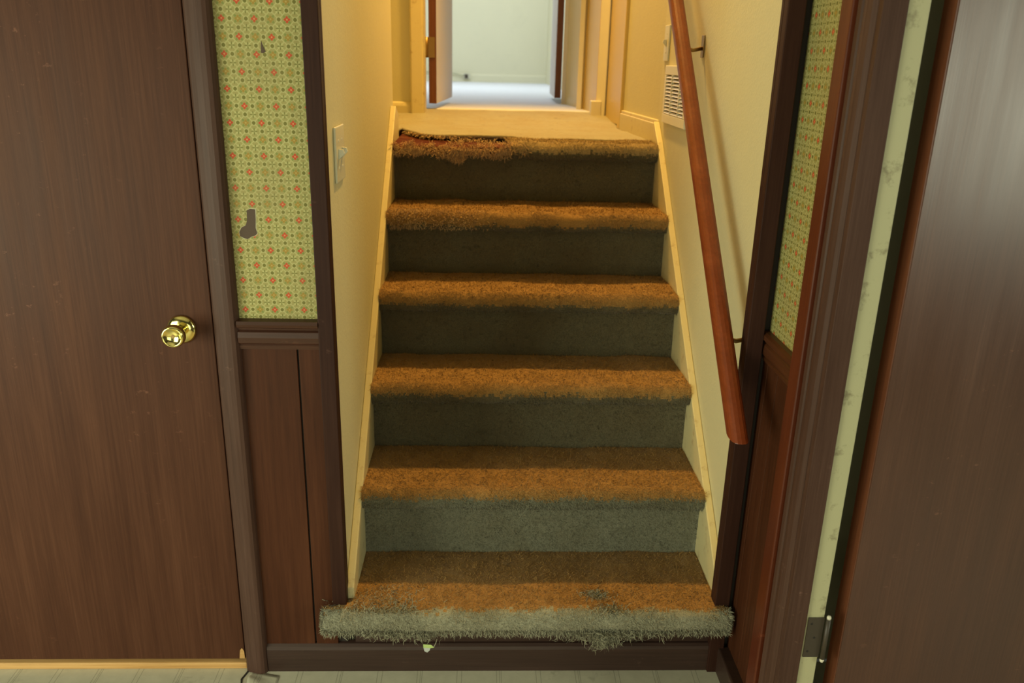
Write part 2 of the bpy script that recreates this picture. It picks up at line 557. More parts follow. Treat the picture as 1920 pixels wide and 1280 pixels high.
# wainscot boards with grooves
pl = MB()
for x0, x1 in ((-0.645, -0.5105), (-0.5065, -0.452)):
    pl.box(x0, x1, -0.004, 0.004, 0.05, 0.90)
obj('panelling', pl, 'panel', wf, 0.0012)

# left door casing (moulded), opening trim, rail, baseboard
cas = [(-0.687, 0.01), (-0.687, -0.008), (-0.683, -0.012), (-0.672, -0.0165), (-0.658, -0.0215), (-0.647, -0.0225), (-0.639, -0.020), (-0.634, -0.013), (-0.632, -0.006), (-0.632, 0.01)]
cm = MB().prism(cas, 'z', 0.0, 2.10)
casl = [(-2.2 - x, y) for x, y in cas]
cm.prism([(x - 0.0, y) for x, y in casl], 'z', 0.0, 2.10)
cm.prism([(2.045 + (-0.687 - x), y) for x, y in []] or [(-0.008, 2.045), (-0.022, 2.06), (-0.022, 2.09), (0.01, 2.10), (0.01, 2.045)], 'x', -1.513, -0.687)
cm.box(-0.688, -0.684, 0.003, 0.115, 0, 2.05)
struct('trim_1', cm, 'casing', 'moulded brown casing round the left door', 'door casing', 0.0)
struct('trim_2', MB().box(-0.4575, -0.4235, -0.020, 0.004, 0.125, 2.44).box(-0.4275, -0.4235, 0.004, 0.02, 0.2, 2.44), 'trim',
       'dark wooden strip edging the stair opening beside the flowered panel', 'trim', 0.003)
rail = [(0.004, 0.876), (-0.010, 0.876), (-0.012, 0.884), (-0.010, 0.887), (-0.016, 0.892), (-0.019, 0.905), (-0.016, 0.917), (-0.011, 0.921), (-0.012, 0.925), (-0.020, 0.929), (-0.023, 0.936), (-0.020, 0.943), (0.004, 0.945)]
struct('trim_3', MB().prism(rail, 'x', -0.634, -0.4575), 'trim_x', 'dark chair rail below the flowered wallpaper beside the left door', 'chair rail', 0.0)
bb = [(0.01, 0.0), (-0.012, 0.0), (-0.0125, 0.066), (-0.010, 0.074), (-0.004, 0.080), (0.01, 0.081)]
struct('baseboard_front', MB().prism(bb, 'x', -0.632, 0.523), 'base', 'dark scuffed baseboard running under the bottom step', 'baseboard')

# left door
d1 = empty('door_1', (-0.69, 0.0, 0.0))
tag(d1, 'closed dark brown flush door with a brass knob', 'door', kind='structure')
obj('panel', MB().box(-1.508, -0.6925, 0.002, 0.037, 0.028, 2.04), 'door_wood', d1, 0.002)
KX, KZ = -0.7600, 0.917
rose = obj('rose', MB().lathe([(0, 0.031), (0.002, 0.0325), (0.005, 0.0320), (0.009, 0.028), (0.012, 0.021), (0.013, 0.012)], (KX, 0.002, KZ)), 'brass', d1, smooth=True)
kn = obj('knob', MB().lathe([(0.010, 0.0125), (0.024, 0.0115), (0.030, 0.0125), (0.036, 0.0175), (0.043, 0.0225), (0.050, 0.0250), (0.057, 0.0252), (0.0625, 0.0235), (0.065, 0.0205),
                               (0.0640, 0.0185), (0.0605, 0.0150), (0.0585, 0.0085), (0.058, 0.0)], (KX, 0.002, KZ + 0.0015)), 'brass', d1, smooth=True)
obj('keyhole', MB().lathe([(0, 0.0045), (0.0012, 0.004)], (KX, -0.0562, KZ + 0.0015), n=20), 'old_brass', kn)
obj('screw', MB().lathe([(0, 0.0032), (0.0014, 0.0024)], (KX + 0.0215, -0.0078, KZ + 0.002), n=16), 'dark', rose)
wd = MB()
wd.prism([(-0.7065, 0.030), (-0.6930, 0.030), (-0.6935, 0.052), (-0.6985, 0.062), (-0.7035, 0.055)], 'y', 0.0012, 0.0025)
tag(obj('worn_corner', wd, 'threshold', d1), 'bare chipped veneer at the foot of the door')
th = obj('threshold', MB().box(-1.51, -0.688, -0.002, 0.10, 0.0, 0.019), 'threshold', None, 0.003)
tag(th, 'bare orange wood threshold strip under the left door', 'threshold', kind='structure')
struct('wall_cupboard', MB().box(-1.6, -0.60, 0.45, 0.47, 0.0, 2.1), 'dark', 'dark inside behind the left door', 'wall')

# right opening trim, right wall with panel
struct('trim_4', MB().box(0.5005, 0.538, -0.020, 0.004, 0.0, 2.44).box(0.5005, 0.5045, 0.004, 0.02, 0.2, 2.44), 'trim', 'dark wooden strip edging the stair opening below the handrail', 'trim', 0.003)
wr = struct('wall_right', MB().box(0.560, 0.630, -0.312, 0.12, 0, 2.44).box(0.560, 0.630, -4.2, -1.20, 0, 2.44).box(0.560, 0.630, -1.20, -0.325, 2.06, 2.44).box(0.532, 0.560, 0.0045, 0.0195, 0, 2.44), 'groove',  # last box: dark strip standing in for shadow in the corner gap
            'right side wall of the lower room between stairs and side door', 'wall')
tag(obj('wallpaper', MB().box(0.556, 0.560, -0.195, 0.0, 0.93, 2.44), 'paper_r', wr), 'yellowish wallpaper with small red flowers')
pr = MB()
for y0, y1 in ((-0.030, 0.0), (-0.0955, -0.033), (-0.195, -0.0985)):
    pr.box(0.551, 0.560, y0, y1, 0.05, 0.90)
obj('panelling', pr, 'panel', wr, 0.0012)
rail2 = [(0.560, 0.862), (0.548, 0.862), (0.546, 0.870), (0.549, 0.873), (0.543, 0.878), (0.541, 0.890), (0.543, 0.902), (0.547, 0.906), (0.543, 0.910), (0.538, 0.916), (0.538, 0.926), (0.545, 0.931), (0.560, 0.932)]
rm = MB()
b = len(rm.v); n = len(rail2)
rm.v += [(p[0], -0.197, p[1]) for p in rail2] + [(p[0], -0.001, p[1]) for p in rail2]
rm.f.append(tuple(range(n))); rm.f.append(tuple(range(2 * n - 1, n - 1, -1)))
for i in range(n):
    rm.f.append((i, (i + 1) % n, n + (i + 1) % n, n + i))
struct('trim_5', rm, 'trim_y', 'reddish chair rail on the right side wall under the wallpaper', 'chair rail')
struct('baseboard_right', MB().box(0.523, 0.560, -0.245, -0.012, 0.0, 0.075), 'base', 'short dark baseboard at the foot of the right side wall', 'baseboard', 0.004)
struct('trim_6', MB().box(0.534, 0.562, -0.247, -0.197, 0.0, 2.44), 'trim_red', 'flat reddish-brown upright board beside the side-door casing', 'trim', 0.003)
cas2 = [(0.562, -0.249), (0.548, -0.249), (0.541, -0.254), (0.538, -0.262), (0.540, -0.271), (0.544, -0.274), (0.541, -0.279), (0.540, -0.292), (0.543, -0.306), (0.549, -0.314), (0.556, -0.316), (0.562, -0.316)]
struct('trim_7', MB().prism(cas2, 'z', 0.0, 2.11).prism([(x, -1.525 - y) for x, y in cas2], 'z', 0, 2.11).box(0.540, 0.562, -1.21, -0.316, 2.05, 2.11), 'casing', 'moulded brown casing round the open side door', 'door casing')
jm = MB().box(0.549, 0.592, -0.333, -0.316, 0, 2.05)
struct('trim_8', jm, 'casing', 'flat brown door stop between casing and cream jamb', 'door stop', 0.0015)
jf = empty('door_frame', (0.61, -0.32, 0.0))
tag(jf, 'cream painted side-door jamb with a brown hinge leaf', 'door jamb', kind='structure')
obj('jamb', MB().box(0.592, 0.631, -0.327, -0.305, 0, 2.05), 'jamb_cream', jf, 0.0015)

# side door, swung open into the next room
TH = math.radians(99)
HX, HY = 0.680, -0.318
d2 = empty('door_2', (HX, HY, 0.0), TH - math.pi / 2)      # local x runs along the leaf, local y is towards the back
tag(d2, 'open dark brown glossy side door with a bare red-brown edge', 'door', kind='structure')
obj('panel', MB().box(0.0025, 0.762, 0.0, 0.035, 0.012, 2.03), 'door_wood2', d2, 0.0015, local=True)
tag(obj('edge', MB().box(-0.0002, 0.0024, 0.0005, 0.0345, 0.012, 2.03), 'door_edge', d2, local=True), 'red-brown bare wood edge')
hz0, hz1 = 0.305, 0.405
for z0 in (hz0, 1.72):
    hg = MB().box(0.597, 0.632, -0.3295, -0.3265, z0, z0 + 0.1)
    hh = obj('hinge', hg, 'hinge', jf, 0.001)
    obj('knuckle', MB().lathe([(0, 0.0048), (0.1, 0.0048)], (0.6375, -0.334, z0), (0, 0, 1), 14), 'hinge', hh, smooth=True)
    for zz, dd in ((z0 + 0.1, 1), (z0, -1)):
        obj('pin', MB().lathe([(0, 0.0040), (0.004, 0.0048), (0.008, 0.0035), (0.009, 0.0)], (0.6375, -0.334, zz), (0, 0, dd), 14), 'pin', hh, smooth=True)
    for q in range(3):
        obj('screw', MB().lathe([(0, 0.0028), (0.0008, 0.0022)], (0.605 + 0.010 * (q % 2), -0.3295, z0 + 0.015 + 0.035 * q), n=12), 'dark', hh)
struct('wall_side_room', MB().box(0.630, 3.4, 0.03, 0.10, 0, 2.44), 'cream', 'back wall of the side room hidden behind its door', 'wall')
struct('ceiling', MB().box(-2.6, 3.4, -3.4, 0.02, 2.44, 2.5), 'ceil', 'lower room ceiling above the frame', 'ceiling')

# ------------------------------------------------------------------ stairwell walls
struct('wall_stair_left', MB().box(XWL - 0.10, XWL, 0.02, 1.375, 0, 3.7), 'cream', 'cream left stairwell wall with the light switch', 'wall')
struct('wall_stair_right', MB().box(XWR, XWR + 0.10, 0.02, 1.29, 0, 3.7), 'cream', 'cream right stairwell wall behind the handrail', 'wall')

# ------------------------------------------------------------------ staircase
st = empty('staircase', (0.05, 0.0, 0.0))
tag(st, 'flight of worn carpeted steps climbing to the upper hall', 'staircase')


def wob(x, y, z, amp, sc, seed=0.0):
    return amp * noise.noise(Vector((x * sc + seed, y * sc - seed, z * sc + 2 * seed)))


def carpet_block(k, x0, x1, prof, seed, amp=0.005, wide=None, nx=110):
    """Closed extrusion of a rounded tread outline across x, made uneven."""
    mb = MB()
    n = len(prof)
    for i in range(nx + 1):
        t = i / nx
        for (y, z) in prof:
            a, b2 = x0, x1
            if wide and y < -0.021:
                a, b2 = wide
            x = a + (b2 - a) * t
            e = min(1.0, min(t, 1 - t) * 14)
            dz = wob(x, y, z, amp, 9.0, seed) + wob(x, y, z, amp * 0.4, 34.0, seed)
            dy = wob(x, y + 5, z, amp * 0.9, 11.0, seed + 3)
            mb.v.append((x, y + dy * e, z + dz))
    for i in range(nx):
        for j in range(n):
            j2 = (j + 1) % n
            mb.f.append((i * n + j, (i + 1) * n + j, (i + 1) * n + j2, i * n + j2))
    mb.f.append(tuple(range(n)))
    mb.f.append(tuple(nx * n + j for j in range(n - 1, -1, -1)))
    return mb


def tread_profile(k, back, r=0.030, flat=0.0):
    yk, zk = ry(k), k * H
    p = []
    ny = 14
    for i in range(ny):
        t = i / (ny - 1)
        y = back + (yk - 0.010 - back) * t
        p.append((y, zk + 0.003 - 0.004 * (1 - t)))
    for a in range(1, 13):
        ang = math.radians(90 + 180 * a / 12)
        p.append((yk - 0.012 + r * 1.05 * math.cos(ang), zk - r + 0.003 + r * math.sin(ang) * 1.02))
    p += [(yk + 0.006, zk - 0.056), (back, zk - 0.040)]
    return p


def pile(mb, k, x0, x1, back, N, length=0.008, width=0.0016, seed=0.0, wide=None, ymin=None):
    """Short yarn ends over the tread top and the nosing."""
    yk, zk = ry(k), k * H
    roots, dirs, face = [], [], []
    for _ in range(N):
        if rng.random() < 0.62:
            y = yk - 0.01 + (back - yk + 0.01) * rng.random()
            d = np.array([rng.normal(), -0.3 + rng.normal(), 0.42])
            fn = (0, 0, 1)
            z = zk + 0.003 - 0.004 * (y - yk) / max(back - yk, 1e-3)
        else:
            ang = math.radians(90 + 170 * rng.random())
            y = yk - 0.012 + 0.0315 * math.cos(ang)
            z = zk - 0.027 + 0.0306 * math.sin(ang)
            fn = (0, math.cos(ang), math.sin(ang))
            tg = rng.normal() - 0.4
            d = np.array([rng.normal(), math.cos(ang) * .45 - math.sin(ang) * tg * -1.0, math.sin(ang) * .45 - math.cos(ang) * tg - 0.25])
        a, b2 = (wide if (wide and y < -0.021) else (x0, x1))
        x = a + (b2 - a) * rng.random()
        if ymin is not None and y < ymin(x):
            continue
        z += wob(x, y, z, 0.005, 9.0, seed)
        roots.append((x, y, z))
        dirs.append(d)
        face.append(fn)
    mb.strands(roots, dirs, length, width, 0.25, 2, face)


def soil_and_lamplight(o, k, worn='worn_lamplit_carpet'):
    """The trodden top of a tread is soiled brown; the brown also runs down the nosing to paint in lamplight."""
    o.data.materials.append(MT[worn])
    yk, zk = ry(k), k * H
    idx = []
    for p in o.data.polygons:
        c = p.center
        d = (-0.012, 0.017, 0.024, 0.030, 0.037, 0.031)[k - 1] + 0.008 * noise.noise(Vector((c.x * 13, k * 2.0, 5.0))) + rng.normal() * 0.0045  # brown reaches lower on upper steps, painting the lamplit nosings
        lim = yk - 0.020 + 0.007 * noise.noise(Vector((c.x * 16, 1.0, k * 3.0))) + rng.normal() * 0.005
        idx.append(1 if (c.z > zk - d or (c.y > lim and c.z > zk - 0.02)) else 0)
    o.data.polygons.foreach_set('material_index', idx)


WIDE1 = (-0.476, 0.529)
for k in range(1, 6):
    back = ry(k + 1) + 0.014
    wide = WIDE1 if k == 1 else None
    mb = carpet_block(k, XL, XR, tread_profile(k, back), 1.7 * k, 0.005 if k < 5 else 0.006, wide)
    pile(mb, k, XL, XR, back, 26000 if k < 3 else 20000, 0.009, 0.0015, 1.7 * k, wide)
    soil_and_lamplight(obj('carpet_tread', mb, 'fringe' if k == 1 else 'daylit_carpet' if k == 2 else 'stair_carpet', st, smooth=True, recalc=False), k)  # paler pile on the two bottom steps paints in the stronger daylight
for k in range(2, 7):
    y, z0, z1 = ry(k), (k - 1) * H - 0.012, k * H - 0.045
    mb = MB()
    nx, nz = 60, 10
    for i in range(nx + 1):
        for j in range(nz + 1):
            x = XL + (XR - XL) * i / nx
            z = z0 + (z1 - z0) * j / nz
            mb.v.append((x, y + wob(x, z, k, 0.0035, 10.0, k), z))
    for i in range(nx):
        for j in range(nz):
            a = i * (nz + 1) + j
            mb.f.append((a, a + nz + 1, a + nz + 2, a + 1))
    off = len(mb.v)
    mb.v += [(v[0], y + 0.02, v[2]) for v in mb.v]
    per = [i * (nz + 1) for i in range(nx + 1)] + [nx * (nz + 1) + j for j in range(1, nz + 1)] + [i * (nz + 1) + nz for i in range(nx - 1, -1, -1)] + [j for j in range(nz - 1, 0, -1)]
    for a, b2 in zip(per, per[1:] + per[:1]):
        mb.f.append((a, b2, off + b2, off + a))
    N = 9000
    xs, zs = XL + (XR - XL) * rng.random(N), z0 + (z1 - z0) * rng.random(N)
    ys = np.array([y + wob(x, z, k, 0.0035, 10.0, k) for x, z in zip(xs, zs)])
    mb.strands(np.stack([xs, ys, zs], 1), np.stack([rng.normal(size=N) * .8, -0.42 * np.ones(N), -0.6 + rng.normal(size=N) * .7], 1), 0.0065, 0.0014, 0.2, 2, np.array([[0, -1, 0.0]] * N))
    obj('carpet_riser', mb, 'daylit_carpet' if k == 2 else 'stair_carpet', st, smooth=True, recalc=False)
# bottom riser board behind the baseboard
obj('riser_board', MB().box(XL, XR, 0.002, 0.02, 0.02, 0.160), 'base', st)
# skirt boards
for nm, a, b2, off, y1 in (('l', XWL + 0.0005, XL + 0.001, 0.238, 1.372), ('r', XR - 0.001, XWR - 0.0005, 0.236, 1.262)):
    y0 = 0.006
    top0 = off + 0.855 * y0 - 0.004
    pts = [(y0, 0.16), (y0, top0), (y1 - 0.09, off + 0.855 * (y1 - 0.09)), (y1, min(off + 0.855 * y1, LZ + 0.075)), (y1, LZ - 0.1), (1.1, LZ - 0.35), (0.35, 0.16)]
    obj('skirt_board', MB().prism(pts, 'x', a, b2), 'cream_trim', st, 0.0025)

# landing nosing: carpet torn away on the left, bare board beneath
def tear_edge(x):
    """y of the front limit of the whole carpet at x."""
    t = (x - XL) / (0.03 - XL)
    if t >= 1.0:
        return ry(6) - 0.2
    base = 1.57 - 0.45 * max(0.0, t) ** 0.5
    return base + 0.025 * noise.noise(Vector((x * 14, 3.1, 0.2)))


yk6 = ry(6)
bd = MB()
bp = [(1.70, LZ - 0.012), (yk6 - 0.012, LZ - 0.014), (yk6 - 0.024, LZ - 0.018), (yk6 - 0.029, LZ - 0.028), (yk6 - 0.024, LZ - 0.040), (yk6 + 0.004, LZ - 0.045), (1.70, LZ - 0.045)]
bd = carpet_block(6, XL, 0.06, bp, 4.4, 0.011, None, 90)
tag(obj('bare_board', bd, 'raw_wood', st, recalc=False), 'rotten reddish wood laid bare where the carpet is torn')
# carpet-covered right part of the landing nose
mb = carpet_block(6, 0.0, XR, tread_profile(6, 1.335), 9.2, 0.005, None, 60)
pile(mb, 6, -0.02, XR, 1.335, 11000, 0.009, 0.0015, 9.2)
soil_and_lamplight(obj('carpet_tread', mb, 'stair_carpet', st, smooth=True, recalc=False), 6, 'landing_carpet')
# torn yarn along the left of the nose
tm = MB()
R, D = [], []
for _ in range(5200):
    t = rng.random()
    x = XL + 0.47 * t ** 1.05
    dens = 1.0 - 0.35 * t
    if rng.random() > dens:
        continue
    a = math.radians(rng.uniform(60, 250))
    lump = 0.016 * noise.noise(Vector((x * 22, 0.3, 7)))
    y = yk6 - 0.012 + (0.027 + lump) * math.cos(a) + rng.normal() * 0.004
    z = LZ - 0.026 + (0.020 + lump) * math.sin(a) + rng.normal() * 0.004
    if noise.noise(Vector((x * 30, a * 1.6, 2.0))) < (0.40 if a < 2.2 else -0.10):
        continue
    R.append((x, y, z))
    D.append((rng.normal() * .8, math.cos(a) * .8 + rng.normal() * .5, math.sin(a) * .5 - 0.25 + rng.normal() * .5))
tm.strands(R, D, 0.017, 0.0022, 0.6, 4, np.array([[0, -0.5, 0.8]] * len(R)))
R, D = [], []
for (cx2, w2, drop) in ((-0.21, 0.045, 0.032), (-0.185, 0.02, 0.045), (-0.33, 0.05, 0.018), (-0.12, 0.04, 0.018), (-0.03, 0.03, 0.012)):
    for _ in range(380):
        x = cx2 + rng.normal() * w2 * .5
        R.append((x, yk6 - 0.044 + rng.normal() * .005, LZ - 0.022 - drop * rng.random()))
        D.append((rng.normal() * .7, -0.5 + rng.normal() * .5, -0.5 + rng.normal() * .6))
tm.strands(R, D, 0.018, 0.0024, 0.6, 4, np.array([[0, -0.6, 0.7]] * len(R)))
R, D = [], []
for _ in range(500):
    x = XL + 0.44 * rng.random()
    y = tear_edge(x) - 0.004 + rng.normal() * 0.006
    R.append((x, y, LZ + 0.000 + rng.normal() * .004))
    D.append((rng.normal() * .6, -1.0, rng.normal() * .5 - .1))
tm.strands(R, D, 0.016, 0.0020, 0.4, 3, np.array([[0, -0.4, 0.9]] * len(R)))
tag(obj('torn_yarn', tm, 'torn_yarn', st, recalc=False), 'ragged torn carpet yarn', kind='stuff')
# worn left corner of the fifth step
tm = MB()
R, D = [], []
y5 = ry(5)
for _ in range(1500):
    x = -0.345 + rng.normal() * 0.05 if rng.random() < .6 else -0.19 + rng.normal() * 0.06
    if x < XL + 0.004:
        continue
    a = math.radians(rng.uniform(80, 235))
    R.append((x, y5 - 0.013 + 0.031 * math.cos(a), 5 * H - 0.027 + 0.031 * math.sin(a)))
    D.append((rng.normal() * .8, math.cos(a) + rng.normal() * .4, math.sin(a) * .8 - .2 + rng.normal() * .4))
tm.strands(R, D, 0.010, 0.0020, 0.5, 3, np.array([[0, -0.5, 0.8]] * len(R)))
obj('torn_yarn', tm, 'torn_yarn', st, recalc=False)['kind'] = 'stuff'
# frayed lower edge of the bottom step
tm = MB()
R, D = [], []
for _ in range(3600):
    x = WIDE1[0] + (WIDE1[1] - WIDE1[0]) * rng.random()
    R.append((x, -0.052 + rng.normal() * .004, H - 0.052 + rng.normal() * .004))
    D.append((rng.normal() * .5, -0.3 + rng.normal() * .3, -0.8))
tm.strands(R, D, 0.011, 0.0017, 0.4, 3)
for (cx2, w2, drop, cnt) in ((0.225, 0.018, 0.040, 700), (0.205, 0.010, 0.052, 250), (0.17, 0.03, 0.022, 320), (0.285, 0.02, 0.018, 200), (-0.315, 0.03, 0.016, 260), (-0.235, 0.02, 0.02, 240), (0.35, 0.02, 0.012, 90)):
    R, D = [], []
    for _ in range(cnt):
        R.append((cx2 + rng.normal() * w2, -0.054 + rng.normal() * .005, H - 0.050 - drop * rng.random() ** 1.4))
        D.append((rng.normal() * .8, -0.5 + rng.normal() * .4, -0.4 + rng.normal() * .6))
    tm.strands(R, D, 0.016, 0.0019, 0.6, 4)
R, D = [], []
for _ in range(700):
    for xx, sgn in ((WIDE1[0], -1), (WIDE1[1], 1)):
        R.append((xx, -0.024 - 0.034 * rng.random(), H - 0.055 + 0.055 * rng.random()))
        D.append((sgn, -0.3 + rng.normal() * .4, rng.normal() * .5))
tm.strands(R, D, 0.011, 0.0017, 0.4, 3)
tag(obj('frayed_fringe', tm, 'fringe', st, recalc=False), 'pale frayed carpet edge', kind='stuff')
# loose tufts lying on the bottom tread
tm = MB()
for (cx2, cy2, w2, cnt) in ((0.205, 0.02, 0.016, 260), (0.235, -0.045, 0.02, 300), (-0.345, -0.02, 0.05, 520), (-0.30, -0.05, 0.03, 300)):
    R, D = [], []
    for _ in range(cnt):
        R.append((cx2 + rng.normal() * w2, max(-0.052, cy2 + rng.normal() * w2 * .7), H + 0.004))
        D.append((rng.normal(), rng.normal() * .8 - .2, 0.6 + rng.normal() * .4))
    tm.strands(R, D, 0.016, 0.0018, 0.7, 4)
obj('pulled_tuft', tm, 'fringe', st, recalc=False)['kind'] = 'stuff'

# scrap of tape hanging under the bottom nosing
sc_ = empty('scrap', (-0.218, -0.06, 0.118))
tag(sc_, 'small green and grey scrap stuck under the bottom step edge', 'scrap')
sm = MB().prism([(-0.232, 0.126), (-0.212, 0.124), (-0.2045, 0.1165), (-0.214, 0.1145), (-0.2315, 0.1165)], 'y', -0.0655, -0.0640)
obj('green_piece', sm, 'scrap_green', sc_, 0.0004)
sm = MB().prism([(-0.2315, 0.1160), (-0.214, 0.1140), (-0.216, 0.1075), (-0.222, 0.1010), (-0.229, 0.1050)], 'y', -0.0650, -0.0630)
obj('grey_piece', sm, 'scrap_grey', sc_, 0.0004)
sm = MB().tube([(-0.206, -0.064, 0.117), (-0.201, -0.063, 0.127), (-0.198, -0.060, 0.138)], 0.0010, 6)
obj('thread', sm, 'fringe', sc_)

# ------------------------------------------------------------------ handrail
hr = empty('handrail', (0.45, -0.17, 0.74))
tag(hr, 'sloping reddish wooden handrail on the right stairwell wall', 'handrail')
HX_ = 0.455
SL = 0.955
def hz(y): return 0.900 + SL * y
sec = []
for i in range(20):
    t = 2 * math.pi * i / 20
    cx2, cz2 = math.cos(t), math.sin(t)
    sec.append((0.0205 * math.copysign(abs(cx2) ** 0.75, cx2), 0.0270 * math.copysign(abs(cz2) ** 0.8, cz2)))
hm = MB()
ys = np.linspace(-0.165, 1.36, 24)
for y in ys:
    for dx, dz in sec:
        yy = y
        if y == ys[0]:
            yy = (0.742 - 0.900 - dz * 1.25) / SL      # level cut at the lower end
        hm.v.append((HX_ + dx, yy, hz(yy) + dz * 1.25))
n = len(sec)
for i in range(len(ys) - 1):
    for j in range(n):
        j2 = (j + 1) % n
        hm.f.append((i * n + j, i * n + j2, (i + 1) * n + j2, (i + 1) * n + j))
hm.f.append(tuple(range(n - 1, -1, -1)))
hm.f.append(tuple((len(ys) - 1) * n + j for j in range(n)))
obj('rail', hm, 'rail', hr, smooth=False, bevel=0.0015)
for y in (0.055, 0.735, 1.30):
    zc = hz(y)
    br = MB().box(XWR - 0.004, XWR - 0.0003, y - 0.014, y + 0.014, zc - 0.085, zc - 0.025)
    bo = obj('bracket', br, 'old_brass', hr, 0.001)
    obj('arm', MB().tube([(XWR - 0.003, y, zc - 0.060), (XWR - 0.03, y, zc - 0.066), (HX_ + 0.014, y, zc - 0.058), (HX_, y, zc - 0.044), (HX_, y, zc - 0.030)], 0.0055, 10), 'old_brass', bo, smooth=True)

# ------------------------------------------------------------------ switches and grille
def switch(name, loc, nrm, w, h, gangs, label):
    """Ivory plate on a wall of constant x; nrm=+1 faces +x."""
    x, y, z = loc
    r_ = empty(name, loc)
    tag(r_, label, 'light switch')
    xs = sorted((x + nrm * 0.0002, x + nrm * 0.0060))
    obj('plate', MB().box(xs[0], xs[1], y - w / 2, y + w / 2, z - h / 2, z + h / 2), 'plastic', r_, 0.0022)
    for g in range(gangs):
        yc = y + (g - (gangs - 1) / 2) * 0.046
        x0 = x + nrm * 0.006
        tg = MB()
        b = len(tg.v)
        tg.v += [(x0, yc - .005, z - .012), (x0, yc + .005, z - .012), (x0, yc + .005, z + .012), (x0, yc - .005, z + .012),
                 (x0 + nrm * .013, yc - .0035, z + .002), (x0 + nrm * .013, yc + .0035, z + .002), (x0 + nrm * .010, yc + .0035, z + .011), (x0 + nrm * .010, yc - .0035, z + .011)]
        tg.f += [(0, 1, 2, 3), (4, 5, 6, 7), (0, 1, 5, 4), (1, 2, 6, 5), (2, 3, 7, 6), (3, 0, 4, 7)]
        obj('toggle', tg, 'plastic', r_, 0.0008)
        for zz in (z - .030, z + .030):
            obj('screw', MB().lathe([(0, 0.003), (0.001, 0.0024)], (x0, yc, zz), (nrm, 0, 0), 12), 'grille', r_)
    return r_


switch('light_switch', (XWL, 0.165, 1.288), 1, 0.115, 0.122, 2, 'ivory double switch plate on the left stairwell wall')
switch('light_switch', (XWR, 1.225, 1.564), -1, 0.072, 0.116, 1, 'ivory single switch plate above the white wall grille')

vg = empty('wall_vent', (XWR, 1.03, 1.40))
tag(vg, 'white louvred air grille on the wall behind the handrail', 'vent')
vy0, vy1, vz0, vz1 = 0.86, 1.195, 1.305, 1.492
vx = XWR - 0.0003
fm_ = MB().box(vx - 0.008, vx, vy0, vy1, vz0, vz0 + 0.030).box(vx - 0.008, vx, vy0, vy1, vz1 - 0.030, vz1)
fm_.box(vx - 0.008, vx, vy0, vy0 + 0.028, vz0 + 0.03, vz1 - 0.03).box(vx - 0.008, vx, vy1 - 0.024, vy1, vz0 + 0.03, vz1 - 0.03)
obj('frame', fm_, 'grille', vg, 0.002)
obj('backing', MB().box(vx - 0.0012, vx, vy0 + 0.02, vy1 - 0.02, vz0 + 0.02, vz1 - 0.02), 'dark', vg)
lm = MB()
nl = 11
for i in range(nl):
    z = vz0 + 0.036 + (vz1 - vz0 - 0.072) * i / (nl - 1)
    lm.prism([(vx - 0.008, z - 0.0035), (vx - 0.0072, z - 0.0045), (vx - 0.001, z + 0.0020), (vx - 0.0018, z + 0.0030)], 'y', vy0 + 0.027, vy1 - 0.023)
obj('louvers', lm, 'grille', vg)
ym = vy0 + 0.66 * (vy1 - vy0)
for yq in (ym, vy0 + 0.31 * (vy1 - vy0)):
    obj('divider', MB().box(vx - 0.0085, vx - 0.001, yq - 0.004, yq + 0.004, vz0 + 0.03, vz1 - 0.03), 'grille', vg)

# ------------------------------------------------------------------ upper hall
def floor_h(x, y):
    t = min(1.0, max(0.0, (y - 1.85) / 0.5))
    z = LZ + (BZ - LZ) * (t * t * (3 - 2 * t))
    if y < 2.6:
        z += 0.004 * noise.noise(Vector((x * 5, y * 4, 1.3))) + 0.0015 * noise.noise(Vector((x * 20, y * 16, 4.3)))
    z += 0.0035 * math.exp(-((y - 2.02 - 0.05 * math.sin(x * 5 + 1)) / 0.025) ** 2) + 0.003 * math.exp(-((y - 1.72 - 0.04 * math.sin(x * 7)) / 0.03) ** 2)
    z += 0.006 * math.exp(-((y - 2.32 - 0.03 * math.sin(x * 9)) / 0.03) ** 2)
    return z


hf = MB()
nx, ny = 70, 60
for i in range(nx + 1):
    for j in range(ny + 1):
        x = -0.95 + 1.50 * i / nx
        xe = min(max(x, XL), 0.0)
        lo = max(1.325, tear_edge(x) if XL - 0.02 < x < 0.03 else 1.325)
        if x > 0.525:
            lo = 1.33
        y = lo + (2.36 - lo) * (j / ny) ** 1.2
        lip = 0.010 * math.exp(-((y - lo) / 0.03) ** 2) if x < 0.03 else 0.0
        hf.v.append((x, y, floor_h(x, y) + lip))
for i in range(nx):
    for j in range(ny):
        a = i * (ny + 1) + j
        hf.f.append((a, a + ny + 1, a + ny + 2, a + 1))
off = len(hf.v)
hf.v += [(v[0], v[1], v[2] - 0.012) for v in hf.v]
for i in range(nx):
    for j in range(ny):
        a = off + i * (ny + 1) + j
        hf.f.append((a, a + 1, a + ny + 2, a + ny + 1))
per = [i * (ny + 1) for i in range(nx + 1)] + [nx * (ny + 1) + j for j in range(1, ny + 1)] + [i * (ny + 1) + ny for i in range(nx - 1, -1, -1)] + [j for j in range(ny - 1, 0, -1)]
for a, b2 in zip(per, per[1:] + per[:1]):
    hf.f.append((a, b2, off + b2, off + a))
struct('floor_hall', hf, 'hall_carpet', 'worn beige carpet of the upper hall, torn at the stair edge', 'carpet', smooth=True)
struct('floor_landing', MB().box(-1.0, 0.70, yk6 + 0.02, 2.6, LZ - 0.20, LZ - 0.0465), 'raw_wood', 'wooden landing under the torn hall carpet', 'floor')
bf = MB()
nx, ny = 40, 60
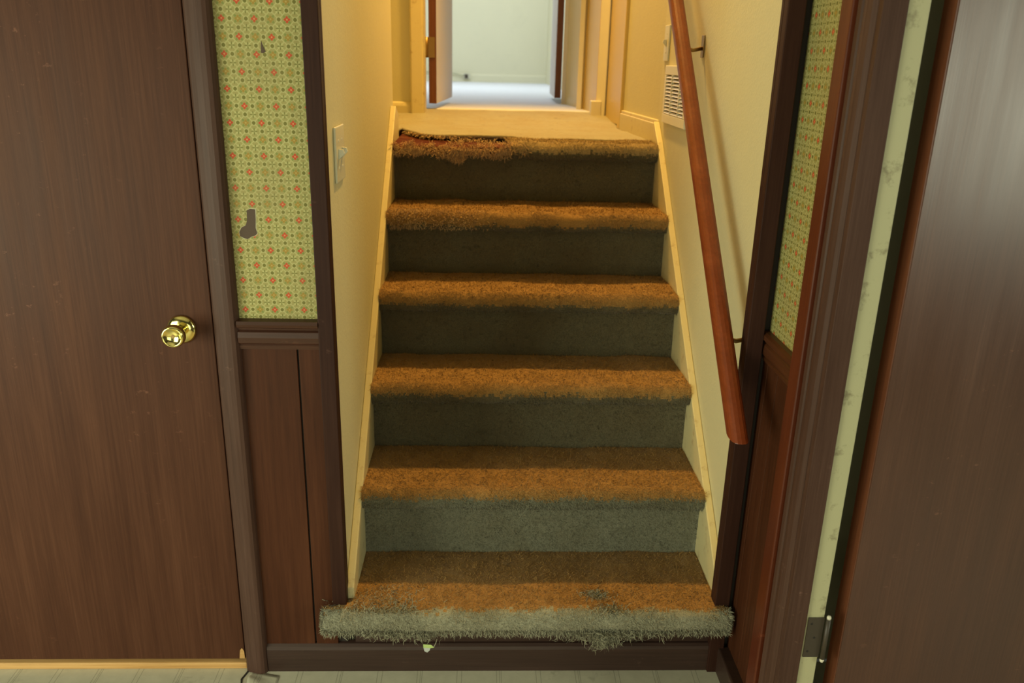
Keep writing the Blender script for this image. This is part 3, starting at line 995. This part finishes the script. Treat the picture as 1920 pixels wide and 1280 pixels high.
for i in range(nx + 1):
    for j in range(ny + 1):
        x, y = -2.6 + 3.7 * i / nx, 2.362 + 5.2 * j / ny
        bf.v.append((x, y, BZ + 0.003 * noise.noise(Vector((x * 3, y * 3, 9))) + 0.008 * math.exp(-((y - 2.40) / 0.05) ** 2)))
for i in range(nx):
    for j in range(ny):
        a = i * (ny + 1) + j
        bf.f.append((a, a + ny + 1, a + ny + 2, a + 1))
o = struct('floor_bedroom', bf, 'bed_carpet', 'pale sunlit bedroom carpet beyond the hall doorway', 'carpet', smooth=True)
m = o.modifiers.new('thick', 'SOLIDIFY'); m.thickness = 0.03; m.offset = -1

# left of the hall: outside corner at the stair head, then the wall piece with the bedroom door casing
struct('wall_hall_left', MB().box(-1.0, -0.95, 1.375, 2.2, LZ - 0.05, 3.7).box(-1.0, XWL - 0.10, 1.30, 1.375, LZ - 0.05, 3.7), 'cream', 'cream wall on the left of the upper hall', 'wall')
struct('wall_hall_end', MB().box(-2.6, -0.375, 2.20, 2.32, LZ - 0.02, 3.7).box(-0.375, 0.70, 2.20, 2.32, LZ + 2.05, 3.7), 'cream', 'cream wall piece left of the bedroom doorway', 'wall')
bbp = [(0.0, 0.0), (-0.012, 0.0), (-0.0125, 0.062), (-0.009, 0.074), (-0.003, 0.080), (0.0, 0.080)]
struct('baseboard_hall_end', MB().prism([(2.2005 + y, LZ - 0.004 + z) for y, z in bbp], 'x', -0.95, -0.428), 'cream_trim', 'cream baseboard left of the bedroom doorway', 'baseboard')
cs = [(-0.430, 2.201), (-0.430, 2.183), (-0.424, 2.179), (-0.414, 2.181), (-0.395, 2.186), (-0.378, 2.190), (-0.373, 2.194), (-0.373, 2.201)]
struct('trim_9', MB().prism(cs, 'z', LZ, LZ + 2.12).box(-0.376, -0.368, 2.199, 2.322, LZ, LZ + 2.06), 'cream_trim', 'cream casing and jamb of the bedroom doorway', 'door casing')
d3 = empty('door_3', (-0.356, 2.318, BZ), math.radians(86.3))
tag(d3, 'open white bedroom door with a red-brown edge and brass hinge', 'door', kind='structure')
obj('panel', MB().box(0.003, 0.74, -0.036, 0.0, 0.030, 2.03), 'white_door', d3, 0.001, local=True)
tag(obj('edge', MB().box(-0.0005, 0.003, -0.036, -0.0005, 0.030, 2.03), 'door_edge', d3, local=True), 'red-brown bare wood edge')
for z0 in (0.235, 1.70):
    hb = obj('hinge', MB().box(-0.003, -0.0005, -0.030, 0.004, z0, z0 + 0.09), 'old_brass', d3, 0.001, local=True)
    obj('knuckle', MB().lathe([(0, 0.006), (0.09, 0.006)], (-0.006, 0.008, z0), (0, 0, 1), 14), 'old_brass', hb, smooth=True, local=True)

# right of the hall
def slab(name, p0, p1, th, z0, z1, mat, label, cat, bevel=0.0):
    """Upright slab along p0->p1, thickness th to the right of that direction."""
    p0, p1 = Vector(p0 + (0,)), Vector(p1 + (0,))
    d = (p1 - p0).normalized()
    nrm = Vector((d.y, -d.x, 0)) * th
    poly = [tuple(q[:2]) for q in (p0, p1, p1 + nrm, p0 + nrm)]
    return struct(name, MB().prism(poly, 'z', z0, z1), mat, label, cat, bevel)


def lerp(a, b, t): return (a[0] + (b[0] - a[0]) * t, a[1] + (b[1] - a[1]) * t)


A0, A1 = (0.533, 1.285), (0.496, 1.86)
slab('wall_hall_right', A0, A1, 0.10, LZ - 0.05, 3.7, 'cream', 'cream wall on the right at the head of the stairs', 'wall')
BBZ = LZ + 0.0
bm_ = MB()
for (ex, z0, z1) in ((0.014, BBZ - 0.005, BBZ + 0.066), (0.009, BBZ + 0.066, BBZ + 0.078)):
    bm_.prism([(A0[0] - ex, A0[1] - 0.02), (A1[0] - ex, A1[1]), (A1[0] + 0.02, A1[1]), (A0[0] + 0.001, A0[1] + 0.02), (A0[0] - 0.004, A0[1] - 0.02)], 'z', z0, z1)
struct('baseboard_hall_right', bm_, 'cream_trim', 'cream baseboard on the right at the head of the stairs', 'baseboard', 0.003)
# closed door in the right wall between its casings
slab('trim_10', (0.482, 1.862), (0.479, 1.915), 0.03, LZ, LZ + 2.12, 'yellow_trim', 'yellow casing beside the closed hall door', 'door casing', 0.003)
d5 = empty('door_5', (0.489, 1.92, LZ))
tag(d5, 'closed yellow door on the right of the upper hall', 'door', kind='structure')
obj('panel', MB().prism([(0.490, 1.918), (0.474, 2.225), (0.510, 2.225), (0.526, 1.918)], 'z', LZ + 0.012, LZ + 2.04), 'yellow_trim', d5, 0.001)
hb = obj('hinge', MB().box(0.484, 0.4895, 1.915, 1.921, LZ + 0.26, LZ + 0.35), 'old_brass', d5, 0.001)
slab('trim_11', (0.466, 2.225), (0.430, 2.262), 0.05, LZ, LZ + 2.12, 'white_trim', 'white casing at the far side of the closed hall door', 'door casing', 0.003)
struct('baseboard_block', MB().box(0.405, 0.452, 2.235, 2.30, BZ - 0.035, BZ + 0.062), 'white_trim', 'white baseboard block at the foot of the white casing', 'baseboard', 0.003)
slab('wall_passage_right', (0.430, 2.262), (0.408, 3.30), 0.25, LZ - 0.05, 3.7, 'yellow_trim', 'yellow right wall of the short passage to the bedroom', 'wall')
slab('trim_12', (0.405, 2.66), (0.382, 2.672), 0.06, BZ - 0.01, 3.3, 'white_trim', 'narrow white casing edge in the passage to the bedroom', 'door casing', 0.002)
slab('trim_13', (0.418, 2.675), (0.372, 3.18), 0.05, BZ - 0.01, 3.3, 'yellow_trim', 'yellow flat jamb between the two white casing edges', 'door jamb')
slab('trim_14', (0.374, 3.18), (0.350, 3.19), 0.06, BZ - 0.01, 3.3, 'white_trim', 'white casing edge beside the red-edged bedroom door', 'door casing', 0.002)
d4 = empty('door_4', (0.331, 3.22, BZ), math.radians(88))
tag(d4, 'second bedroom door seen by its red-brown edge', 'door', kind='structure')
obj('panel', MB().box(0.003, 0.70, -0.018, 0.018, 0.030, 2.03), 'white_door', d4, 0.001, local=True)
tag(obj('edge', MB().box(-0.0005, 0.003, -0.018, 0.018, 0.030, 2.03), 'door_edge', d4, local=True), 'red-brown bare wood edge')
# bedroom
struct('wall_bedroom_back', MB().box(-2.6, 1.1, 7.40, 7.50, BZ - 0.05, 3.7), 'bed_wall', 'pale far wall of the sunlit bedroom', 'wall')
struct('wall_bedroom_right', MB().box(0.56, 0.66, 3.32, 7.40, BZ - 0.05, 3.7).box(0.42, 0.66, 3.30, 3.32, BZ - 0.05, 3.7), 'bed_wall', 'pale right wall of the sunlit bedroom', 'wall')
struct('wall_bedroom_left', MB().box(-2.65, -2.6, 2.3, 7.40, BZ - 0.05, 3.7), 'bed_wall', 'left wall of the bedroom outside the doorway view', 'wall')
struct('baseboard_bedroom', MB().prism([(7.40 + y, BZ + z) for y, z in bbp], 'x', -2.6, 0.56), 'bed_wall', 'pale baseboard along the far bedroom wall', 'baseboard')
struct('ceiling_upper', MB().box(-2.7, 1.2, 0.0, 7.5, 3.68, 3.75), 'ceil', 'ceiling over hall and bedroom', 'ceiling')
ol = empty('outlet_box', (-0.275, 7.39, BZ + 0.06))
tag(ol, 'small dark outlet at the foot of the far bedroom wall', 'outlet')
obj('plate', MB().box(-0.315, -0.235, 7.372, 7.387, BZ + 0.03, BZ + 0.085), 'plastic', ol, 0.002)
obj('jack', MB().box(-0.295, -0.262, 7.360, 7.372, BZ + 0.035, BZ + 0.075), 'hinge', ol, 0.002)
cb = obj('cable', MB().tube([(-0.95, 7.372, BZ + 0.090), (-0.75, 7.374, BZ + 0.095), (-0.55, 7.374, BZ + 0.085), (-0.42, 7.374, BZ + 0.084), (-0.3, 7.366, BZ + 0.062)], 0.006, 8), 'jamb_cream')
tag(cb, 'thin cable along the baseboard of the far bedroom wall', 'cable')
